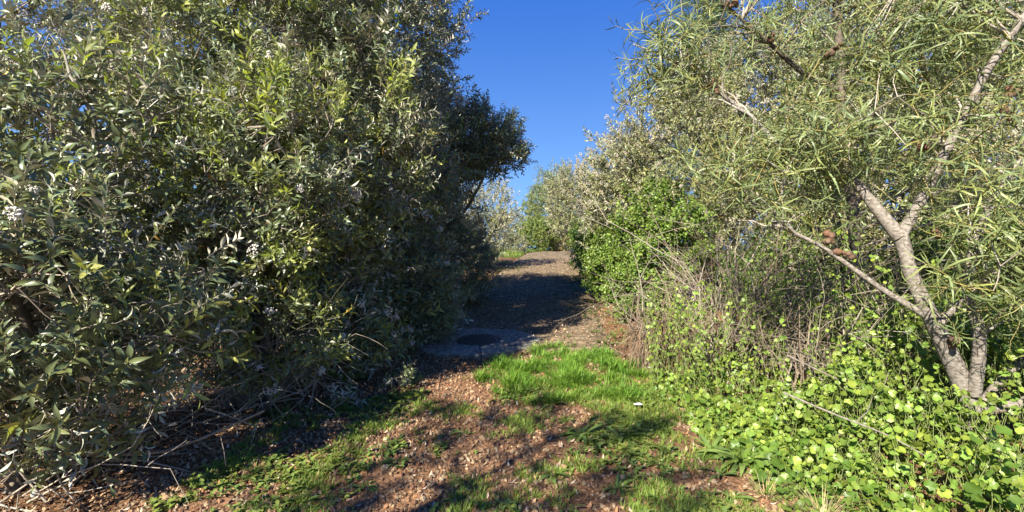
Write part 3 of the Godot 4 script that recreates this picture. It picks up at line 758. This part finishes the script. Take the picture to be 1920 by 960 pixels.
# ---------------------------------------------------------------- dry thicket
func fork(b: MB, from: Vector3, dir: Vector3, l: float, r: float, depth: int, col: Color) -> void:
	var p := [from]
	var d := dir
	for k in 3:
		d = (d + rdir() * 0.22 + Vector3.DOWN * 0.05).normalized()
		p.append(p[k] + d * l / 3.0)
	b.tube(p, taper(r, r * 0.55, 4), 4, col)
	if depth > 0:
		for k in 2:
			fork(b, p[1 + R.randi() % 3], (d + rdir() * 0.9).normalized(), l * rf(0.5, 0.8), r * 0.55, depth - 1, col * jit(0.12, 0.04))
func thicket() -> void:
	for s in [[Vector3(1.75, 0, -5.3), 50, 1.2, "bare brown twiggy bush at the edge of the track with thatch at its foot", Vector3(0.1, 1, 0.1)],
			[Vector3(2.35, 0, -4.9), 76, 1.9, "dense tangle of bare tan twigs in front of the green shrubs", Vector3(0.0, 1, 0.15)],
			[Vector3(2.8, 0, -4.2), 44, 1.3, "bare twiggy bush with stems sunk in the creeper by the pale trunk", Vector3(-0.15, 1, 0.1)],
			[Vector3(3.6, 0, -4.3), 30, 1.0, "dry twigs standing behind the pale leaning trunk", Vector3(0.1, 1, 0.1)]]:
		var at: Vector3 = s[0]
		at.y = gh(at.x, at.z) - 0.02
		var o := thing("dry_bush", at, s[3], "dead bush", "dead bushes by the track")
		for k in s[1]:
			var b := MB.new()
			var col: Color = [Color(0.28, 0.225, 0.165), Color(0.21, 0.165, 0.12), Color(0.36, 0.31, 0.245)][k % 3]
			fork(b, Vector3(rf(-0.4, 0.4), 0.0, rf(-0.25, 0.25)), (s[4] * rf(0.4, 1.3) + rdir() * 0.55 + Vector3(0.2, 0.5, 0.0)).normalized(), s[2] * rf(0.4, 0.75), rf(0.006, 0.012), 3, col)
			part(o, "branch", b.mesh(MAT["dry"]))
	# thatch of dead stalks hanging at the foot of the first
	var th := thing("dead_grass_clump", Vector3(1.62, gh(1.62, -5.2), -5.2), "clump of hanging dead brown stalks at the foot of the twiggy bush", "dead grass")
	var b := MB.new()
	for k in 260:
		var a := rf(0, TAU)
		var r0 := rf(0, 0.16)
		var top := Vector3(cos(a) * r0, rf(0.35, 0.62), sin(a) * r0)
		var out := Vector3(cos(a), 0, sin(a)) * rf(0.12, 0.34)
		var p := [top, top + out * 0.5 + Vector3.UP * 0.03, top + out * 0.85 + Vector3.DOWN * 0.16, Vector3(0, 0.02, 0) + out + Vector3(cos(a), 0, sin(a)) * r0]
		b.tube(p, [0.002, 0.003, 0.0028, 0.0015], 3, Color(0.22, 0.15, 0.10) * jit(0.35, 0.06))
	var tm := part(th, "stalks", b.mesh(MAT["dry"]))
	tm.set_meta("kind", "stuff")
	# fallen sticks
	for s in [["pale fallen branch lying across the creeper below the trunk", [Vector3(1.75, 0.72, -3.1), Vector3(2.0, 0.62, -2.95), Vector3(2.2, 0.55, -2.8), Vector3(2.42, 0.42, -2.7)], 0.007, Color(0.36, 0.33, 0.29)],
			["second pale fallen branch in the creeper near the foot of the trunk", [Vector3(2.0, 0.88, -3.5), Vector3(2.35, 0.7, -3.3), Vector3(2.6, 0.6, -3.15), Vector3(2.85, 0.52, -3.0)], 0.007, Color(0.33, 0.29, 0.25)],
			["thin grey stick lying on leaf litter under the tall camphor bush", [Vector3(-2.2, 0.42, -3.4), Vector3(-1.9, 0.5, -3.5), Vector3(-1.6, 0.58, -3.6), Vector3(-1.5, 0.64, -3.7)], 0.006, Color(0.4, 0.36, 0.3)],
			["crooked pale stick leaning low among the bare stems", [Vector3(-2.9, 0.35, -2.7), Vector3(-2.5, 0.45, -2.8), Vector3(-2.1, 0.42, -2.9), Vector3(-1.6, 0.6, -3.1)], 0.012, Color(0.4, 0.35, 0.28)]]:
		var p0: Vector3 = s[1][0]
		var o := thing("fallen_branch", p0, s[0], "branch")
		var m := MB.new()
		var pts := []
		for q in s[1]: pts.append(q - p0)
		var ln := smooth_line(pts, 3)
		m.tube(ln, taper(s[2], s[2] * 0.6, ln.size()), 6, s[3], 0.12, R)
		part(o, "stick", m.mesh(MAT["bark"]))
		var m2 := MB.new()
		m2.tube([ln[4], ln[4] + Vector3(0.05, 0.07, 0.03), ln[4] + Vector3(0.09, 0.16, 0.02)], [s[2] * 0.6, s[2] * 0.4, s[2] * 0.3], 5, s[3])
		part(o, "side_twig", m2.mesh(MAT["bark"]))

# ---------------------------------------------------------------- creeper over the bank
func creeper_leaf(l: float, col: Color) -> MB:
	var b := MB.new()
	var n := 15
	b.vert(Vector3(0, l * 0.42, -l * 0.06), col * Color(1.1, 1.1, 1.1))
	for k in n:
		var a := TAU * k / n
		var r := l * (0.52 + 0.055 * cos(a * 7.0 + 0.3))
		if k == 7 or k == 8: r *= 0.72
		b.vert(Vector3(sin(a) * r, l * 0.45 + cos(a) * r * 0.95, l * 0.07 * sin(a * 3.0 + 0.5) + 0.05 * l), col)
	for k in n:
		b.tri(0, 1 + (k + 1) % n, 1 + k)
	for k in b.i.size() / 3:
		var s := b.i[k * 3 + 1]; b.i[k * 3 + 1] = b.i[k * 3 + 2]; b.i[k * 3 + 2] = s
	return b
func bank(x: float, d: float) -> float:      # height of the creeper's mat above the earth
	var edge := 1.62 - (d - 2.6) * 0.1
	var h := 0.58 * smoothstep(edge, edge + 1.5, x) + 0.08 * smoothstep(edge - 0.25, edge + 0.15, x)
	return h * maxf(0.0, 0.9 + 1.25 * N1.get_noise_2d(x * 2.2 + 9.0, d * 2.2)) * smoothstep(6.2, 4.8, d)
func creepers() -> void:
	var lm := []
	for k in 3: lm.append(creeper_leaf(0.045 + 0.010 * k, [Color(0.165, 0.255, 0.04), Color(0.205, 0.29, 0.05), Color(0.12, 0.205, 0.035)][k]).mesh(MAT["creeper_leaf"]))
	for s in [[Vector3(2.1, 0, -2.45), 0.6, 3.4, 1.5, 3.0, 6600, "bright green rounded leaf creeper covering the bank beside the dry grass tuft"],
			[Vector3(2.2, 0, -3.4), 0.7, 4.6, 3.0, 3.9, 9000, "bright green creeper mounded round the foot of the pale trunk"],
			[Vector3(1.9, 0, -4.4), 0.9, 4.4, 3.9, 5.2, 3990, "green creeper scrambling up through the bare tan twigs"]]:
		var at: Vector3 = s[0]
		at.y = gh(at.x, at.z)
		var o := thing("creeper", at, s[6], "creeper", "creeper on the bank")
		var all := []
		for k in s[5]:
			var x := rf(s[1], s[2]); var d := rf(s[3], s[4])
			var mat_h := bank(x, d)
			if mat_h < 0.02: continue
			var deep := pow(R.randf(), 1.6) * minf(mat_h, 0.3)
			var p := Vector3(x, gh(x, -d) + mat_h - deep + rf(-0.03, 0.03), -d)
			var nrm := (Vector3(-0.2, 0.7, 0.25) + rdir() * 0.75).normalized()
			var bs := frame(nrm, rf(0, TAU)) * Basis(Vector3.RIGHT, -PI / 2)
			all.append([p.distance_to(EYE) + (0.0 if in_view(p) and deep < 0.05 else 50.0), Transform3D(bs.scaled(Vector3.ONE * lerpf(0.35, 1.1, pow(R.randf(), 1.4))), p - at)])
		# runners up the twigs
		for k in (46 if s[5] < 4000 else 16):
			var q := Vector3(rf(1.3, 3.0), 0, -rf(4.0, 5.2)) if s[5] == 3990 else Vector3(rf(s[1] + 0.9, s[2]), 0, -rf(s[3], s[4]))
			q.y = gh(q.x, q.z) + bank(q.x, -q.z)
			if s[5] == 6600: continue
			for j in 16:
				q += Vector3(rf(-0.04, 0.04), rf(0.03, 0.07), rf(-0.04, 0.04))
				for m in 2:
					var nr := (Vector3(-0.4, 0.5, 0.5) + rdir() * 0.8).normalized()
					all.append([60.0, Transform3D((frame(nr, rf(0, TAU)) * Basis(Vector3.RIGHT, -PI / 2)).scaled(Vector3.ONE * rf(0.3, 0.75)), q + rdir() * 0.04 - at)])
		all.sort_custom(func(a, b): return a[0] < b[0])
		var xfs := []; var cols := []
		var stalks := MB.new()
		for k in all.size():
			var xf: Transform3D = all[k][1]
			if k < 295: part(o, "leaf", lm[k % 3], xf, leaf_tint(MAT["creeper_leaf"], R.randi() % 5))
			else:
				xfs.append(xf); cols.append(jit(0.42, 0.14))
			if k % 2 == 0:
				var f := xf.origin
				stalks.tube([f, f + Vector3(rf(-0.03, 0.03), -0.06, rf(-0.03, 0.03)), f + Vector3(rf(-0.06, 0.06), -0.16, rf(-0.06, 0.06))], [0.0016, 0.0018, 0.002], 3, Color(0.2, 0.24, 0.09))
		many(o, "foliage", lm[1], xfs, cols)
		part(o, "stalks", stalks.mesh(MAT["dry"])).set_meta("kind", "stuff")

# ---------------------------------------------------------------- grass, weeds, litter on the floor
func tuft(n: int, l: float, spread: float, col: Color, w := 0.004) -> MB:
	var b := MB.new()
	for k in n:
		var a := rf(0, TAU)
		var out := Vector3(cos(a), 0, sin(a))
		var y := (Vector3.UP + out * rf(0.1, 0.9)).normalized()
		var z := (Vector3.UP - y * y.y).normalized()
		b.add(blade(l * rf(0.6, 1.15), w, [0.9, 1.0, 0.7, 0.05], 0.3, rf(0.2, 1.3), col, col), Transform3D(Basis(y.cross(z), y, z), out * rf(0, spread)), jit(0.2, 0.1))
	return b
func floor_plants() -> void:
	# lush patch at the end of the track
	var gx := []; var gc := []
	for k in 9000:
		var d := rf(4.2, 6.0)
		var x := rf(-0.35, 1.6)
		var e := Vector2((x - 0.55) / 0.85, (d - 5.1) / 0.8).length() + N1.get_noise_2d(x * 3.0, d * 3.0) * 0.7
		if e > 1.15 or R.randf() < e * 0.75: continue
		gx.append(Transform3D(Basis(Vector3.UP, rf(0, TAU)).scaled(Vector3.ONE * rf(0.6, 1.2) * clampf(1.0 + 1.6 * N1.get_noise_2d(x * 5.0, d * 5.0), 0.4, 1.9)), Vector3(x, gh(x, -d), -d))); gc.append(jit(0.3, 0.15))
	tag(many(self, "grass", tuft(9, 0.085, 0.02, Color(0.13, 0.235, 0.03)).mesh(MAT["grass"]), gx, gc), "lush green grass patch in front of the ribbed track", "grass", "", "stuff")
	# thin grass over the gravel
	gx = []; gc = []
	for k in 26000:
		var d := rf(2.0, 5.0)
		var x := rf(-1.9, 2.3)
		var n := N1.get_noise_2d(x * 2.4 + 50.0, d * 2.4)
		var want := smoothstep(0.1, 1.0, x) * 0.9 + 0.3 * smoothstep(-0.5, -0.9, x) * smoothstep(3.7, 2.9, d) - 0.25 + n * 2.2
		if R.randf() > want: continue
		gx.append(Transform3D(Basis(Vector3.UP, rf(0, TAU)).scaled(Vector3.ONE * rf(0.6, 1.3)), Vector3(x, gh(x, -d), -d))); gc.append(jit(0.25, 0.12))
	tag(many(self, "thin_grass", tuft(7, 0.055, 0.025, Color(0.19, 0.275, 0.05), 0.004).mesh(MAT["grass"]), gx, gc), "thin yellow green grass growing through the gravel", "grass", "", "stuff")
	# tiny broad leaved weeds
	var wm := MB.new()
	for k in 9:
		var a := k * 2.4
		var y := (Vector3.UP * rf(0.35, 0.9) + Vector3(cos(a), 0, sin(a))).normalized()
		var z := (Vector3.UP - y * y.y).normalized()
		wm.add(blade(0.032, 0.016, OVATE, 0.2, 0.4, Color(0.19, 0.25, 0.06), Color(0.21, 0.27, 0.085)), Transform3D(Basis(y.cross(z), y, z), Vector3(rf(-0.012, 0.012), rf(0, 0.025), rf(-0.012, 0.012))), jit(0.2, 0.1))
	gx = []; gc = []
	for k in 1800:
		var d := 6.0 + 14.0 * pow(R.randf(), 1.4)
		var side := -1.0 if k % 3 else 1.0
		var x := path_mid(d) + side * (1.3 - 0.75 * pow(R.randf(), 1.6) + 0.5 * R.randf())
		if N1.get_noise_2d(x * 1.5, d * 1.5) < 0.0: continue
		gx.append(Transform3D(Basis(Vector3.UP, rf(0, TAU)).scaled(Vector3.ONE * rf(0.6, 1.5)), Vector3(x, gh(x, -d) + 0.035, -d))); gc.append(jit(0.25, 0.12))
	for k in 7000:
		var d := rf(2.0, 4.6)
		var x := rf(-2.0, 2.0)
		var n := N1.get_noise_2d(x * 2.0 - 20.0, d * 2.0)
		var want := 0.25 * smoothstep(0.2, 1.0, x) + 0.5 * smoothstep(-0.4, -0.9, x) * smoothstep(3.6, 2.9, d) * smoothstep(-2.3, -1.6, x) - 0.1 + n * 1.5
		if R.randf() > want: continue
		gx.append(Transform3D(Basis(Vector3.UP, rf(0, TAU)).scaled(Vector3.ONE * rf(0.6, 1.6)), Vector3(x, gh(x, -d) + 0.003, -d))); gc.append(jit(0.25, 0.12))
	tag(many(self, "low_weeds", wm.mesh(MAT["grass"]), gx, gc), "small broad leaved green weeds spreading over the gravel", "weeds", "", "stuff")
	# grass along the crest and behind the left bushes
	gx = []; gc = []
	for k in 6000:
		var d := rf(20.0, 30.0) if k % 2 else rf(4.0, 14.0)
		var x := rf(-4.0, 3.0) if k % 2 else rf(-9.0, -3.5)
		if absf(x - path_mid(d)) < 1.35: continue
		gx.append(Transform3D(Basis(Vector3.UP, rf(0, TAU)).scaled(Vector3.ONE * rf(1.2, 2.4)), Vector3(x, gh(x, -d), -d))); gc.append(jit(0.25, 0.12))
	tag(many(self, "rough_grass", tuft(8, 0.11, 0.05, Color(0.17, 0.25, 0.055), 0.006).mesh(MAT["grass"]), gx, gc), "rough green grass along the crest and behind the camphor bushes", "grass", "", "stuff")
	# strap leaved rosettes
	var lm := []
	for k in 3: lm.append(blade(0.13 + 0.02 * k, 0.022, [0.35, 0.6, 0.95, 1.0, 0.6, 0.05], 0.35, 0.6 + 0.4 * k, [Color(0.16, 0.235, 0.06), Color(0.2, 0.28, 0.07), Color(0.13, 0.2, 0.05)][k], Color(0.25, 0.3, 0.13), 0.0).mesh(MAT["grass"]))
	var spots := [[0.52, 3.55, 1.3, 18], [0.8, 3.5, 1.3, 14], [0.25, 3.0, 1.0, 10], [1.05, 3.3, 0.9, 9], [1.5, 3.15, 1.5, 22], [1.38, 3.3, 1.3, 16], [0.62, 2.85, 0.8, 12], [0.75, 2.75, 0.7, 12], [0.9, 2.95, 0.8, 9], [0.1, 3.75, 0.8, 8], [-0.35, 3.6, 0.7, 8], [-0.9, 2.9, 0.8, 9], [-0.75, 3.15, 0.8, 8], [-0.3, 2.75, 0.6, 8], [1.25, 2.75, 0.9, 10], [1.3, 3.0, 0.9, 9], [-1.2, 2.75, 0.9, 8], [-0.15, 4.3, 0.9, 9], [0.35, 4.2, 1.0, 10], [-1.15, 3.75, 0.7, 7], [0.95, 3.75, 0.9, 9], [-0.62, 4.05, 0.6, 7], [0.3, 2.65, 0.7, 9]]
	for k in spots.size():
		var s: Array = spots[k]
		var big: bool = s[2] >= 1.3
		var o := thing("rosette_weed", Vector3(s[0], gh(s[0], -s[1]), -s[1]), ["large strap leaved weed on the grassy gravel beside the creeper", "small strap leaved rosette weed growing in the gravel"][0 if big else 1], "weed", ["large rosette weeds", "small rosette weeds"][0 if big else 1])
		for j in int(s[3]):
			var a := j * 2.4 + rf(-0.3, 0.3)
			var out := Vector3(cos(a), 0, sin(a))
			var y := (Vector3.UP * rf(0.25, 1.1) + out).normalized()
			var z := (Vector3.UP - y * y.y).normalized()
			part(o, "leaf", lm[j % 3], Transform3D((Basis(y.cross(z), y, z) * Basis(Vector3.UP, rf(-0.4, 0.4))).scaled(Vector3.ONE * s[2] * rf(0.85, 1.35)), out * 0.008), leaf_tint(MAT["grass"], R.randi() % 5))
	# pale dry tufts
	for s in [[Vector3(1.62, 0, -2.5), 1.0, 150, "bleached dry grass tuft at the edge of the green creeper"], [Vector3(1.45, 0, -2.75), 0.8, 50, "sparse upright dry grass stalks beside the large strap leaved weed"]]:
		var at: Vector3 = s[0]
		at.y = gh(at.x, at.z)
		var o := thing("dry_grass_tuft", at, s[3], "dry grass")
		part(o, "blades", tuft(s[2], 0.22 * s[1], 0.05, Color(0.47, 0.37, 0.2), 0.003).mesh(MAT["grass"])).set_meta("kind", "stuff")
	# scraps of litter
	for s in [[Vector3(1.06, 0, -4.05), 0.035, "white scrap of paper lying by the edge of the creeper"], [Vector3(1.45, 0, -5.05), 0.03, "white scrap of paper below the hanging dead stalks"]]:
		var at: Vector3 = s[0]
		at.y = gh(at.x, at.z) + 0.05
		var m := MB.new()
		for q in [Vector3(-1, 0, -0.6), Vector3(0.9, 0.25, -0.7), Vector3(0.2, 0.5, 0.1), Vector3(1.0, 0.1, 0.5), Vector3(-0.7, 0.15, 0.7)]: m.vert(q * s[1], Color(0.8, 0.8, 0.78))
		m.tri(0, 1, 2); m.tri(1, 3, 2); m.tri(3, 4, 2); m.tri(4, 0, 2)
		var o := part(self, numbered("paper_scrap"), m.mesh(MAT["paper"]), Transform3D(Basis(), at))
		tag(o, s[2], "litter")
